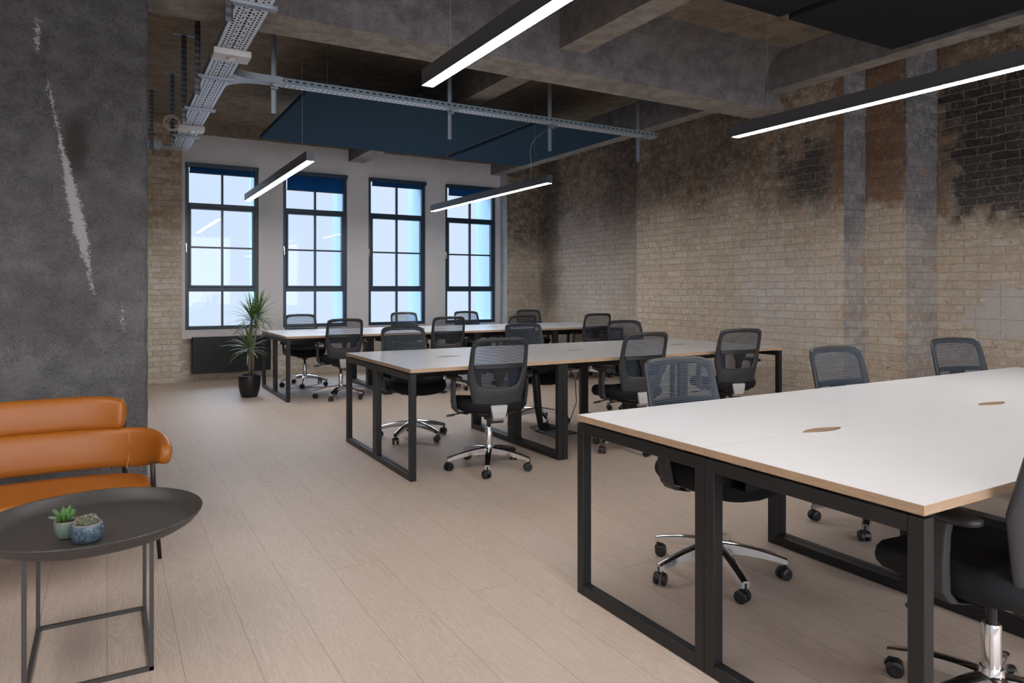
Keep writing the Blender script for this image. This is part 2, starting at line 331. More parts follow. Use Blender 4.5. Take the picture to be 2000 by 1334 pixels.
def mk_leaf(name, a, b, edge=None):
    t = MT(name); t.pbr(t.mix(t.noise(14, 3), a, b), .45, 0, None, .5); return t.m
M['leaf'] = mk_leaf('dracaena_leaf', (.035, .10, .018), (.11, .20, .045)); M['leaf_lo'] = mk_leaf('dracaena_leaf_pale', (.06, .13, .03), (.22, .29, .12))
M['succ'] = mk_leaf('succulent_green', (.05, .15, .03), (.16, .32, .10)); M['succ_grey'] = mk_leaf('grey_green_leaf', (.12, .16, .11), (.20, .24, .18))
M['cactus'] = mk_leaf('cactus_grey_green', (.035, .05, .025), (.10, .12, .07)); M['spine'] = plain('cactus_spines', (.42, .40, .30), .7)
M['stem'] = mk_leaf('dracaena_bark', (.14, .11, .08), (.30, .25, .19))
M['celadon'] = plain('celadon_glaze', (.20, .27, .21), .3)
def mk_blueglaze():
    t = MT('speckled_blue_glaze'); o = t.xyz(); n = t.noise(55, 5); m = t.noise(260, 2)
    c = t.ramp(n, [(.3, (.03, .055, .09)), (.6, (.07, .12, .17)), (.8, (.24, .24, .26))]); c = t.mix(t.step(m, .58, .66), c, (.38, .40, .42))
    c = t.mix(t.step(o[2], .050, .060), c, (.20, .17, .17)); t.pbr(c, .3); return t.m
M['blueglaze'] = mk_blueglaze()

# ------------------------------------------------------------------ mesh helpers
def obj(name, bm, mats, parent=None, smooth=False, bevel=0, loc=None):
    me = bpy.data.meshes.new(name); bmesh.ops.recalc_face_normals(bm, faces=bm.faces[:]); bm.to_mesh(me); bm.free()
    for m in (mats if isinstance(mats, (list, tuple)) else [mats]): me.materials.append(M[m] if isinstance(m, str) else m)
    if smooth:
        for p in me.polygons: p.use_smooth = True
    o = bpy.data.objects.new(name, me); C.objects.link(o)
    if parent: o.parent = parent
    if loc: o.location = loc
    if bevel:
        b = o.modifiers.new('bevel', 'BEVEL'); b.width = bevel; b.segments = 2; b.limit_method = 'ANGLE'; b.angle_limit = math.radians(40)
    return o
def BM(): return bmesh.new()
def box(bm, x0, x1, y0, y1, z0, z1, mi=0, M4=None):
    vs_ = [bm.verts.new((x, y, z)) for x in (x0, x1) for y in (y0, y1) for z in (z0, z1)]
    if M4 is not None:
        for v in vs_: v.co = M4 @ v.co
    for f in ((0, 1, 3, 2), (4, 6, 7, 5), (0, 4, 5, 1), (2, 3, 7, 6), (0, 2, 6, 4), (1, 5, 7, 3)):
        fc = bm.faces.new([vs_[i] for i in f]); fc.material_index = mi
    return vs_
def tube(bm, pts, r, n=10, cap=True, mi=0, closed=False):
    pts = [Vector(p) for p in pts]; rs = r if isinstance(r, (list, tuple)) else [r] * len(pts)
    rings = []; up = None
    for i, p in enumerate(pts):
        if closed: d = pts[(i + 1) % len(pts)] - pts[i - 1]
        else: d = (pts[min(i + 1, len(pts) - 1)] - pts[max(i - 1, 0)])
        d.normalize()
        if up is None: up = Vector((0, 0, 1)) if abs(d.z) < .9 else Vector((1, 0, 0))
        a = d.cross(up).normalized(); b = a.cross(d).normalized(); up = b
        rings.append([bm.verts.new(p + rs[i] * (math.cos(2 * PI * k / n) * a + math.sin(2 * PI * k / n) * b)) for k in range(n)])
    R = len(rings)
    for i in range(R if closed else R - 1):
        A, B = rings[i], rings[(i + 1) % R]
        for k in range(n):
            f = bm.faces.new((A[k], A[(k + 1) % n], B[(k + 1) % n], B[k])); f.material_index = mi
    if cap and not closed: bm.faces.new(rings[0][::-1]); bm.faces.new(rings[-1])
def lathe(bm, prof, n=32, c=(0, 0, 0), mi=0, close=False):
    rings = []
    for r, z in prof:
        if r < 1e-6: rings.append([bm.verts.new((c[0], c[1], c[2] + z))])
        else: rings.append([bm.verts.new((c[0] + r * math.cos(2 * PI * k / n), c[1] + r * math.sin(2 * PI * k / n), c[2] + z)) for k in range(n)])
    for A, B in zip(rings, rings[1:]):
        for k in range(n):
            a = [A[k % len(A)], A[(k + 1) % len(A)], B[(k + 1) % len(B)], B[k % len(B)]]
            u = []
            for v in a:
                if v not in u: u.append(v)
            if len(u) > 2:
                f = bm.faces.new(u); f.material_index = mi
def prism(bm, poly, z0, z1, mi_top=0, mi_side=0):
    a = [bm.verts.new((x, y, z0)) for x, y in poly]; b = [bm.verts.new((x, y, z1)) for x, y in poly]; n = len(poly)
    f = bm.faces.new(b); f.material_index = mi_top; f = bm.faces.new(a[::-1]); f.material_index = mi_side
    for i in range(n):
        f = bm.faces.new((a[i], a[(i + 1) % n], b[(i + 1) % n], b[i])); f.material_index = mi_side
def thing(name, label, cat, loc=(0, 0, 0), rz=0, group=None):
    o = bpy.data.objects.new(name, None); C.objects.link(o); o.location = loc; o.rotation_euler = (0, 0, rz); o.empty_display_size = .1
    o['label'] = label; o['category'] = cat
    if group: o['group'] = group
    return o
def tag(o, label, cat, group=None):
    o['label'] = label; o['category'] = cat
    if group: o['group'] = group
    return o
def struct(name, bm, mats, label=None, **k):
    o = obj(name, bm, mats, **k); o['kind'] = 'structure'
    if label: o['label'] = label
    return o
def copy_tree(o, parent=None):
    c = o.copy(); C.objects.link(c)
    if parent is not None: c.parent = parent
    for ch in list(o.children): copy_tree(ch, c)
    return c

# ------------------------------------------------------------------ room shell
XL, YB, ZS = -3.2, -4.2, 3.62
WY = 10.64
bm = BM(); box(bm, XL - .2, 7.0, YB - .2, 11.2, -.1, 0); struct('floor', bm, 'floor')
bm = BM(); box(bm, XL - .2, 7.2, YB - .2, 11.2, ZS, ZS + .2); struct('ceiling', bm, 'slab')
# right brick wall with its piers and returns (plan profile, far to near)
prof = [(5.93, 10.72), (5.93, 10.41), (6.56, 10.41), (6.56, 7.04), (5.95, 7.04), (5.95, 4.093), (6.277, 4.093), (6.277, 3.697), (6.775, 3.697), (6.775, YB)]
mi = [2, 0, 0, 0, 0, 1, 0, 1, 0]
bm = BM(); 
lo = [bm.verts.new((x, y, 0)) for x, y in prof]; hi = [bm.verts.new((x, y, ZS)) for x, y in prof]
outr = [bm.verts.new((7.0, y, z)) for z in (0, ZS) for y in (YB, 11.0)]
for i in range(len(prof) - 1):
    f = bm.faces.new((lo[i], lo[i + 1], hi[i + 1], hi[i])); f.material_index = mi[i]
bm.faces.new(hi[::-1] + [outr[3], outr[2]][::1]) if False else None
bm.faces.new((outr[0], outr[1], outr[3], outr[2]))
f = bm.faces.new([lo[-1], outr[0], outr[2], hi[-1]]); f = bm.faces.new([lo[0], hi[0], outr[3], outr[1]])
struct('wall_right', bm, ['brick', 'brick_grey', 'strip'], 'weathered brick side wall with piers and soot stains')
# window wall: white panel with four openings, brick below, concrete band above
WIN = [(.937, 1.906), (2.255, 3.215), (3.558, 4.524), (4.881, 5.836)]
WB, WT, WBOT, WTOP = .712, 3.036, .586, 3.44
xs = [.885] + [a for p in WIN for a in p] + [5.93]
bm = BM()
for i in range(0, len(xs), 2): box(bm, xs[i], xs[i + 1], WY, 11.0, WB, WT)
box(bm, xs[0], xs[-1], WY, 11.0, WT, WTOP); box(bm, xs[0], xs[-1], WY, 11.0, WBOT, WB)
bmesh.ops.remove_doubles(bm, verts=bm.verts[:], dist=1e-5)
struct('wall_window', bm, 'white_paint', 'white painted wall panel around four tall windows')
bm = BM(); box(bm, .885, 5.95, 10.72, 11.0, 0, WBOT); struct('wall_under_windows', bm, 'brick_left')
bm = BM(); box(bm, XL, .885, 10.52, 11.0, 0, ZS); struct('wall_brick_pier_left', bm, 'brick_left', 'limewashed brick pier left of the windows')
bm = BM(); box(bm, .885, 5.95, WY - .015, 11.0, WTOP, ZS); struct('trim_concrete_lintel', bm, 'slab')
bm = BM(); box(bm, XL - .15, XL, YB, 11.0, 0, ZS); struct('wall_left', bm, 'white_paint')
# wall behind the camera, with window openings added to let daylight in
bm = BM(); ox = [XL, -2.6, -.9, -.3, 1.4, 2.0, 3.7, 4.3, 6.0, 7.0]
for i in range(0, len(ox), 2): box(bm, ox[i], ox[i + 1], YB - .3, YB, .7, 3.1)
box(bm, XL, 7.0, YB - .3, YB, 0, .7); box(bm, XL, 7.0, YB - .3, YB, 3.1, ZS); struct('wall_back', bm, 'white_paint')

# beams
bm = BM(); box(bm, XL, 5.95, 4.81, 5.19, 3.095, ZS)
for f in bm.faces:
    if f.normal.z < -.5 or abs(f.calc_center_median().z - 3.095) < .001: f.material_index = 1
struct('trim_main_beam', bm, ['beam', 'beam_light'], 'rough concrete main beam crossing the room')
def bbeam(name, x0, x1, y0, y1, z0, haunch=None):
    bm = BM(); box(bm, x0, x1, y0, y1, z0, ZS)
    if haunch == 'near':      # curved haunch where it meets the main beam
        pts = [(4.81, z0 + .02)] + [(4.81 - .34 * math.sin(a), z0 - .13 + .15 * (1 - math.cos(a)) + .0) for a in [k * PI / 16 for k in range(1, 9)]]
    for f in bm.faces:
        if abs(f.calc_center_median().z - z0) < .001: f.material_index = 1
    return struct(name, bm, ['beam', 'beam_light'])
bbeam('trim_ceiling_joist_1', 3.24, 3.48, YB, 4.81, 3.257); bbeam('trim_ceiling_joist_2', 3.24, 3.48, 5.19, WY, 3.257)
bbeam('trim_wall_beam_1', 5.74, 5.94, YB, 4.81, 3.257); bbeam('trim_wall_beam_2', 5.74, 5.94, 5.19, WY, 3.257)
# haunches: concave fillets between main beam and slab
bm = BM(); x0, x1 = 3.48, 5.74; R = .26; n = 8; pr = [(4.81, ZS), (4.81, ZS - R)] + [(4.81 - R * (1 - math.cos(a)), ZS - R + R * math.sin(a)) for a in [k * PI / 2 / n for k in range(1, n + 1)]]
A = [bm.verts.new((x0, y, z)) for y, z in pr]; B = [bm.verts.new((x1, y, z)) for y, z in pr]
bm.faces.new(A); bm.faces.new(B[::-1])
for i in range(len(pr)): bm.faces.new((A[i], B[i], B[(i + 1) % len(pr)], A[(i + 1) % len(pr)]))
struct('trim_beam_haunch', bm, 'beam')
# column
bm = BM(); cx0, cx1, cy0, cy1 = -.75, .200, 4.42, 5.35
rr = .035; poly = []
for (px, py, a0) in ((cx1 - rr, cy0 + rr, -90), (cx1 - rr, cy1 - rr, 0), (cx0 + rr, cy1 - rr, 90), (cx0 + rr, cy0 + rr, 180)):
    for k in range(5): a = math.radians(a0 + k * 22.5); poly.append((px + rr * math.cos(a), py + rr * math.sin(a)))
nz_ = 70; rings = []
for j in range(nz_ + 1):
    z = ZS * j / nz_; rings.append([bm.verts.new((x + random.uniform(-.0025, .0025), y + random.uniform(-.0025, .0025), z)) for x, y in poly])
for A, B in zip(rings, rings[1:]):
    for k in range(len(poly)): bm.faces.new((A[k], A[(k + 1) % len(poly)], B[(k + 1) % len(poly)], B[k]))
struct('trim_concrete_column', bm, 'column', 'rough dark grey concrete column with a slanting white scrape')

# windows
def window(i, x0, x1, drop):
    root = bpy.data.objects.new('window_%d' % i, None); C.objects.link(root); root['kind'] = 'structure'; root.location = ((x0 + x1) / 2, WY, WB)
    hw = (x1 - x0) / 2; H = WT - WB; y0, y1 = .03, .09
    T = [.0, 2.456 - WB, 1.867 - WB, 1.275 - WB]
    bm = BM(); fw = .05
    box(bm, -hw, -hw + fw, y0, y1, 0, H); box(bm, hw - fw, hw, y0, y1, 0, H); box(bm, -hw + fw, hw - fw, y0, y1, H - fw, H); box(bm, -hw + fw, hw - fw, y0, y1, 0, fw)
    box(bm, -hw + fw, hw - fw, y0, y1, T[1] - .03, T[1] + .03); box(bm, -hw + fw, hw - fw, y0, y1, T[3] - .03, T[3] + .03)
    obj('frame', bm, 'window_frame', root, bevel=.004)
    bm = BM(); s = .028  # opening sash
    a, b = -hw + fw, hw - fw; z0, z1 = T[3] + .03, T[1] - .03
    box(bm, a, a + s, y0 - .012, y1, z0, z1); box(bm, b - s, b, y0 - .012, y1, z0, z1); box(bm, a + s, b - s, y0 - .012, y1, z0, z0 + s); box(bm, a + s, b - s, y0 - .012, y1, z1 - s, z1)
    obj('sash', bm, 'window_frame', root, bevel=.003)
    bm = BM()
    for (za, zb) in ((fw, T[3] - .03), (z0 + s, z1 - s), (T[1] + .03, H - fw)): box(bm, -.014, .014, y0 + .005, y1 - .01, za, zb)
    box(bm, a + s, -.014, y0 + .008, y1 - .012, T[2] - .012, T[2] + .012); box(bm, .014, b - s, y0 + .008, y1 - .012, T[2] - .012, T[2] + .012)
    obj('glazing_bar', bm, 'window_frame', root)
    bm = BM(); vs_ = [bm.verts.new(p) for p in ((-hw + fw, .062, fw), (hw - fw, .062, fw), (hw - fw, .062, H - fw), (-hw + fw, .062, H - fw))]; bm.faces.new(vs_)
    obj('glass', bm, 'glass', root)
    bm = BM(); box(bm, -hw + .008, -hw + .022, y0 - .02, y0, T[2] - .02, T[2] + .05); box(bm, -hw + .011, -hw + .019, y0 - .045, y0 - .02, T[2] - .08, T[2] + .03); obj('handle', bm, 'chrome', root, bevel=.002)
    bm = BM(); box(bm, -hw, hw, -.012, .03, -.012, .0); obj('sill', bm, 'white_plastic', root)
    bm = BM(); box(bm, hw - .004, hw + .02, .09, .75, -.05, H + .05); obj('outer_reveal', bm, 'reveal', root)
for i, (a, b) in enumerate(WIN): window(i + 1, a, b, 0)
names = ['leftmost window', 'second window, lowered furthest', 'third window from the left', 'rightmost window']
for i, (a, b) in enumerate(WIN):
    drop = (.125, .27, .11, .17)[i]; cx = (a + b) / 2; hw = (b - a) / 2 - .004
    r = thing('roller_blind', 'dark blue roller blind at the top of the ' + names[i], 'blind', (cx, WY, WT - .002), 0, 'roller blinds in the windows')
    bm = BM(); box(bm, -hw, hw, -.062, -.002, -.062, 0); obj('cassette', bm, 'window_frame', r, bevel=.006)
    bm = BM(); box(bm, -hw + .05, hw - .05, -.018, -.015, -drop, -.055); obj('cloth', bm, 'blind', r)
    bm = BM(); box(bm, -hw + .045, hw - .045, -.024, -.010, -drop - .018, -drop); obj('bottom_bar', bm, 'window_frame', r, bevel=.003)
    bm = BM(); tube(bm, [(hw - .02, -.05, -.05), (hw - .02, -.05, -1.3)], .0015, 5); obj('chain', bm, 'steel', r)

# radiator
r = thing('radiator', 'flat black panel radiator on the wall under the leftmost window', 'radiator', (1.02, 10.55, 0))
bm = BM(); box(bm, 0, 1.05, .03, .10, .105, .612); obj('panel', bm, 'rad', r, bevel=.008)
bm = BM(); box(bm, 0, 1.05, .10, .14, .13, .59); obj('convector', bm, 'rad', r)
for x in (.12, .93):
    bm = BM(); box(bm, x, x + .03, .14, .165, .15, .57); obj('bracket', bm, 'steel', r)
bm = BM(); tube(bm, [(-.012, .06, .56), (-.012, .06, .60), (-.03, .06, .60)], .011, 10); obj('valve', bm, 'chrome', r, smooth=True)

# ------------------------------------------------------------------ cable trays and hangers
ZT = 2.957
t = thing('cable_tray', 'wide perforated steel cable tray running under the ceiling towards the windows', 'cable tray', (0, 0, 0))
x0, x1 = .663, .853; ya, yb = 1.5, 9.33
bm = BM(); box(bm, x0, x1, ya, 9.12, ZT, ZT + .0015); obj('tray_base', bm, 'tray_main', t)
bm = BM(); box(bm, x0 - .0015, x0, ya, 9.12, ZT, ZT + .06); box(bm, x1, x1 + .0015, ya, 5.82, ZT, ZT + .06); box(bm, x1, x1 + .0015, 6.2, 9.33, ZT, ZT + .06); obj('side_rail', bm, 'tray_side', t)
bm = BM(); prism(bm, [(x1, 9.33), (-.4, 9.33), (-.4, 9.20), (x0 - .25, 9.20), (x0 - .1, 9.17), (x0, 9.12), (x1, 9.12)], ZT, ZT + .0015); 
box(bm, -.4, x1, 9.33, 9.3315, ZT, ZT + .06); box(bm, -.4, x0 - .1, 9.1985, 9.20, ZT, ZT + .06); obj('corner_bend', bm, 'steel', t)
t2 = thing('cable_tray', 'narrow slotted steel cable tray branching across the room to the brick wall', 'cable tray', (0, 0, 0))
bm = BM(); box(bm, 1.25, 5.29, 5.91, 6.02, ZT, ZT + .0015); obj('tray_base', bm, 'tray_cross', t2)
bm = BM(); box(bm, 1.25, 5.29, 5.9085, 5.91, ZT, ZT + .05); box(bm, 1.25, 5.29, 6.02, 6.0215, ZT, ZT + .05); obj('side_rail', bm, 'tray_side', t2)
n = 10; near = [(x1 + .0 + .25 - .25 * math.cos(a), 5.82 + .09 * (math.sin(a))) for a in [k * PI / 2 / n for k in range(n + 1)]]
far = [(x1 + .25 - .25 * math.cos(a), 6.27 - .25 * math.sin(a)) for a in [k * PI / 2 / n for k in range(n + 1)]]
bm = BM(); prism(bm, near + [(1.25, 5.91), (1.25, 6.02)] + far[::-1], ZT - .0005, ZT + .001)
for line in (near + [(1.25, 5.91)], far + [(1.25, 6.02)]):
    a = [bm.verts.new((x, y, ZT)) for x, y in line]; b = [bm.verts.new((x, y, ZT + .055)) for x, y in line]
    for i in range(len(line) - 1): bm.faces.new((a[i], a[i + 1], b[i + 1], b[i]))
obj('branch_fitting', bm, 'steel', t2)
def strut_bm(h, w=.041, zt=ZS):
    bm = BM(); box(bm, -w / 2, w / 2, .008, .010, 0, h); box(bm, -w / 2, -w / 2 + .002, -.010, .010, 0, h); box(bm, w / 2 - .002, w / 2, -.010, .010, 0, h)
    return bm
def hanger(x, y, zb, label, arm, plate, group):
    h = thing('tray_hanger', label, 'hanger', (x, y, zb), 0, group)
    o = obj('strut', strut_bm(ZS - .004 - zb), 'strut' if plate else 'steel', h)
    a0, a1, ay0, ay1, z = arm
    bm = BM(); z -= zb
    for k in range(3 if plate else 2): yy = ay0 + (ay1 - ay0) * (k + .5) / (3 if plate else 2); box(bm, a0, a1, yy - .006, yy + .006, z - .02, z)
    box(bm, a0, a1, ay0, ay1, z - .003, z); obj('cross_arm', bm, 'steel', h)
    if plate:
        bm = BM(); box(bm, -.09, .09, -.02, .02, ZS - zb - .008, ZS - zb); obj('ceiling_plate', bm, 'steel', h, bevel=.003)
    return h
G1_ = 'hangers holding the wide cable tray'
whr = ['nearest the camera', 'by the junction of the two cable trays', 'beyond the tray junction', 'near the window wall']
for (x, y, zb), wd in zip([(.615, 4.35, 2.83), (.615, 5.99, 2.80), (.615, 7.10, 2.82), (.615, 8.42, 2.84)], whr):
    hanger(x, y, zb, 'slotted steel hanger on the wide cable tray, ' + wd, (0.0, .27, -.03, .03, ZT - .001), True, G1_)
hanger(.45, 9.17, 2.90, 'slim steel hanger on the tray bend, close to the grey column', (-.1, .1, .01, .17, ZT - .001), True, G1_)
G2_ = 'hangers holding the narrow cable tray'
for u, wd in zip((1.205, 2.82, 3.955, 5.13), ('nearest the wide tray', 'second along from the wide tray', 'third along from the wide tray', 'at the brick wall end')):
    hanger(u, 6.055, 2.70 if u > 2 else 2.74, 'grey steel strut hanging the narrow cable tray, ' + wd, (-.03, .03, -.16, .01, ZT - .001), False, G2_)
    
def emergency(x, y, label, lit):
    e = thing('emergency_light', label, 'light fitting', (x, y, ZT - .046), 0, 'white boxes under the wide cable tray')
    bm = BM(); box(bm, -.125, .125, -.09, .09, 0, .045); obj('housing', bm, 'white_plastic', e, bevel=.006)
    bm = BM(); lathe(bm, [(0, -.010), (.028, -.008), (.036, 0)], 20); obj('lens', bm, 'chrome', e, smooth=True)
emergency(.765, 5.32, 'white emergency light box under the wide cable tray, nearer one', 1); emergency(.755, 7.95, 'white emergency light box under the wide cable tray, far one by the coiled cable', 0)
bm = BM(); pts = []
for k in range(60): a = k * .38; pts.append((.562 + .07 * math.cos(a) * (1 + .15 * math.sin(k)), 7.75, 2.95 + .07 * math.sin(a) - .0006 * k))
pts += [(.60, 7.76, 3.05), (.64, 7.8, 3.03)]
tag(obj('coiled_cable', bm if not tube(bm, pts, .0035, 6) else bm, 'cream_cable', smooth=True), 'coil of cream cable hanging beside the wide cable tray', 'cable')

# ------------------------------------------------------------------ acoustic ceiling panels
def panel(x0, x1, y0, y1, z, label, mat):
    p = thing('acoustic_panel', label, 'ceiling panel', ((x0 + x1) / 2, (y0 + y1) / 2, z), 0, 'acoustic panels hung under the slab')
    hx, hy_ = (x1 - x0) / 2, (y1 - y0) / 2
    bm = BM(); box(bm, -hx, hx, -hy_, hy_, 0, .045); obj('felt_board', bm, mat, p, bevel=.004)
    for sx in (-1, 1):
        for sy in (-1, 1):
            bm = BM(); tube(bm, [(sx * (hx - .2), sy * (hy_ - .2), .045), (sx * (hx - .2), sy * (hy_ - .2), ZS - z - .002)], .0015, 5); obj('suspension_wire', bm, 'steel', p)
panel(1.61, 4.02, 6.42, 8.90, 3.107, 'large navy square acoustic panel hanging in front of the windows', 'panel')
panel(4.13, 5.33, 6.42, 8.90, 3.107, 'narrow navy acoustic panel hanging near the far brick wall', 'panel')
panel(1.60, 3.98, .74, 3.22, 3.127, 'large black acoustic panel at the top edge of the photo, left of its neighbour', 'panel_black')
panel(4.07, 5.27, .74, 3.218, 3.127, 'long black acoustic panel above the nearest pendant light by the brick wall', 'panel_black')

# ------------------------------------------------------------------ linear pendant lights
def pendant(x, y0, y1, z, label):
    p = thing('linear_pendant_light', label, 'pendant light', (x, (y0 + y1) / 2, z), 0, 'linear pendant lights'); L = (y1 - y0) / 2; w_ = .036; h = .088
    bm = BM(); prism(bm, [(-w_, -L), (w_, -L), (w_, L), (-w_, L)], .012, h)
    box(bm, -w_, -w_ + .003, -L, L, 0, .014); box(bm, w_ - .003, w_, -L, L, 0, .014); obj('housing', bm, 'housing', p)
    bm = BM(); box(bm, -w_ + .003, w_ - .003, -L + .002, L - .002, .0, .012); obj('diffuser', bm, 'lamp', p)
    for s in (-1, 1):
        bm = BM(); box(bm, -w_, w_, s * L - .001, s * L + .001, -.001, h + .001); obj('end_cap', bm, 'housing', p)
        bm = BM(); tube(bm, [(0, s * (L - .3), h), (0, s * (L - .3), ZS - z)], .0014, 5); obj('suspension_wire', bm, 'steel', p)
    return p
pendant(1.552, .55, 3.62, 2.40, 'glowing linear pendant nearest the camera, crossing the top centre of the photo')
pendant(4.055, .55, 3.68, 2.40, 'long glowing linear pendant in front of the near brick wall at the right')
pendant(1.552, 6.22, 9.42, 2.40, 'glowing linear pendant hanging in front of the two left windows')
p4 = pendant(4.065, 6.22, 9.30, 2.40, 'glowing linear pendant hanging in front of the rightmost window')
pendant(1.552, -3.4, -.4, 2.40, 'added unseen linear pendant light behind the camera, over the left aisle'); pendant(4.055, -3.4, -.4, 2.40, 'added unseen linear pendant light behind the camera, over the right desks')  # unseen pendants, here and in the next two lines, added to brighten the room
pendant(-1.3, .55, 3.6, 2.40, 'added unseen linear pendant light above the lounge corner, left of the photo')
pendant(-1.3, -3.4, -.4, 2.40, 'added unseen linear pendant light behind the camera, on the far left')
bm = BM(); tube(bm, [(4.065, 6.60, 2.49), (4.066, 6.60, 2.60), (4.06, 6.59, 2.70), (4.04, 6.57, 2.78), (4.02, 6.52, 2.85), (4.01, 6.42, 2.905), (4.02, 6.30, 2.94), (4.03, 6.16, 2.955), (4.04, 6.03, 2.955)], .004, 6)
tag(obj('power_cable', bm, 'cable_grey', smooth=True), 'grey power cable drooping from the narrow tray to the far right pendant light', 'cable')

# ------------------------------------------------------------------ desks
T, TH, DW, DD = .74, .025, 1.21, .7165
def make_desk(flip):
    """local: x 0..DW, y 0..DD; centre joint with the facing desk at y=DD (flip: at y=0)"""
    root = bpy.data.objects.new('office_desk', None); C.objects.link(root); root.empty_display_size = .1
    g = .0004; y0, y1 = (g, DD - g) if not flip else (g, DD - g)
    jc = y1 if not flip else y0; sg = -1 if not flip else 1
    notch = []
    for k in range(13):
        s = k / 12; x = DW / 2 - .11 + .22 * s
        dpt = .034 * math.sin(PI * s) ** .8 * (1.15 - .5 * (s if flip else 1 - s)); notch.append((x, jc + sg * dpt))
    if not flip: poly = [(g, y0), (DW - g, y0), (DW - g, y1)] + notch[::-1] + [(g, y1)]
    else: poly = [(g, y0)] + notch + [(DW - g, y0), (DW - g, y1), (g, y1)]
    bm = BM(); prism(bm, poly, T - TH, T, 0, 1); bmesh.ops.triangulate(bm, faces=[f for f in bm.faces if len(f.verts) > 4])
    obj('tabletop', bm, ['laminate', 'ply'], root)
    fw = .042; zt = T - TH - .008
    for x in (.001, DW - .001 - fw):
        bm = BM(); box(bm, x, x + fw, y0, y0 + fw, 0, zt); box(bm, x, x + fw, y1 - fw, y1, 0, zt)
        box(bm, x, x + fw, y0 + fw, y1 - fw, 0, fw); box(bm, x, x + fw, y0 + fw, y1 - fw, zt - fw, zt)
        obj('leg_frame', bm, 'black_metal', root, bevel=.0025)
        bm = BM(); box(bm, x + .008, x + fw - .008, y0 + .1, y0 + .16, zt, T - TH); box(bm, x + .008, x + fw - .008, y1 - .16, y1 - .1, zt, T - TH); obj('spacer', bm, 'black_metal', root)
    yo = y0 if not flip else y1; s = 1 if not flip else -1
    for d in (.30, .58):
        yy = yo + s * d; bm = BM(); box(bm, fw, DW - fw, min(yy, yy + s * .04), max(yy, yy + s * .04), zt - .042, zt); obj('cross_rail', bm, 'black_metal', root, bevel=.002)
    bm = BM(); ya, yb = sorted((yo + s * .63, yo + s * .70)); box(bm, .1, DW - .1, ya, yb, .60, .603)
    box(bm, .1, DW - .1, ya, ya + .002, .60, .66); box(bm, .1, DW - .1, yb - .002, yb, .60, .66); obj('cable_basket', bm, 'black_metal', root)
    return root
protoN, protoF = make_desk(False), make_desk(True)
rows = [('front', 1.6972, .9558, 3), ('middle', 1.7221, 4.3017, 3), ('back', 1.745, 8.066, 4)]
pos_txt = {('front', 0): 'its left end in view', ('front', 1): 'second from its left end', ('front', 2): 'its right end, out of frame'}
used = set(); k_ = 0
def place(proto, first, loc, label):
    o = proto if first else copy_tree(proto); o.location = loc; o['label'] = label; o['category'] = 'desk'; o['group'] = 'white bench desks on black frames'; return o
ordn = ['leftmost', 'second from left', 'third from left', 'fourth from left']
row_name = {'front': 'nearest desk block', 'middle': 'middle desk block', 'back': 'desk block by the windows'}
first = True
for rn, X, Y, n in rows:
    for side in (0, 1):
        for i in range(n):
            lab = 'white desk, %s on the %s side of the %s' % (ordn[i] if i < n - 1 else 'rightmost', 'camera' if side == 0 else 'window', row_name[rn])
            place(protoN if side == 0 else protoF, first and i == 0, (X + i * DW, Y + side * DD, 0), lab)
    first = False

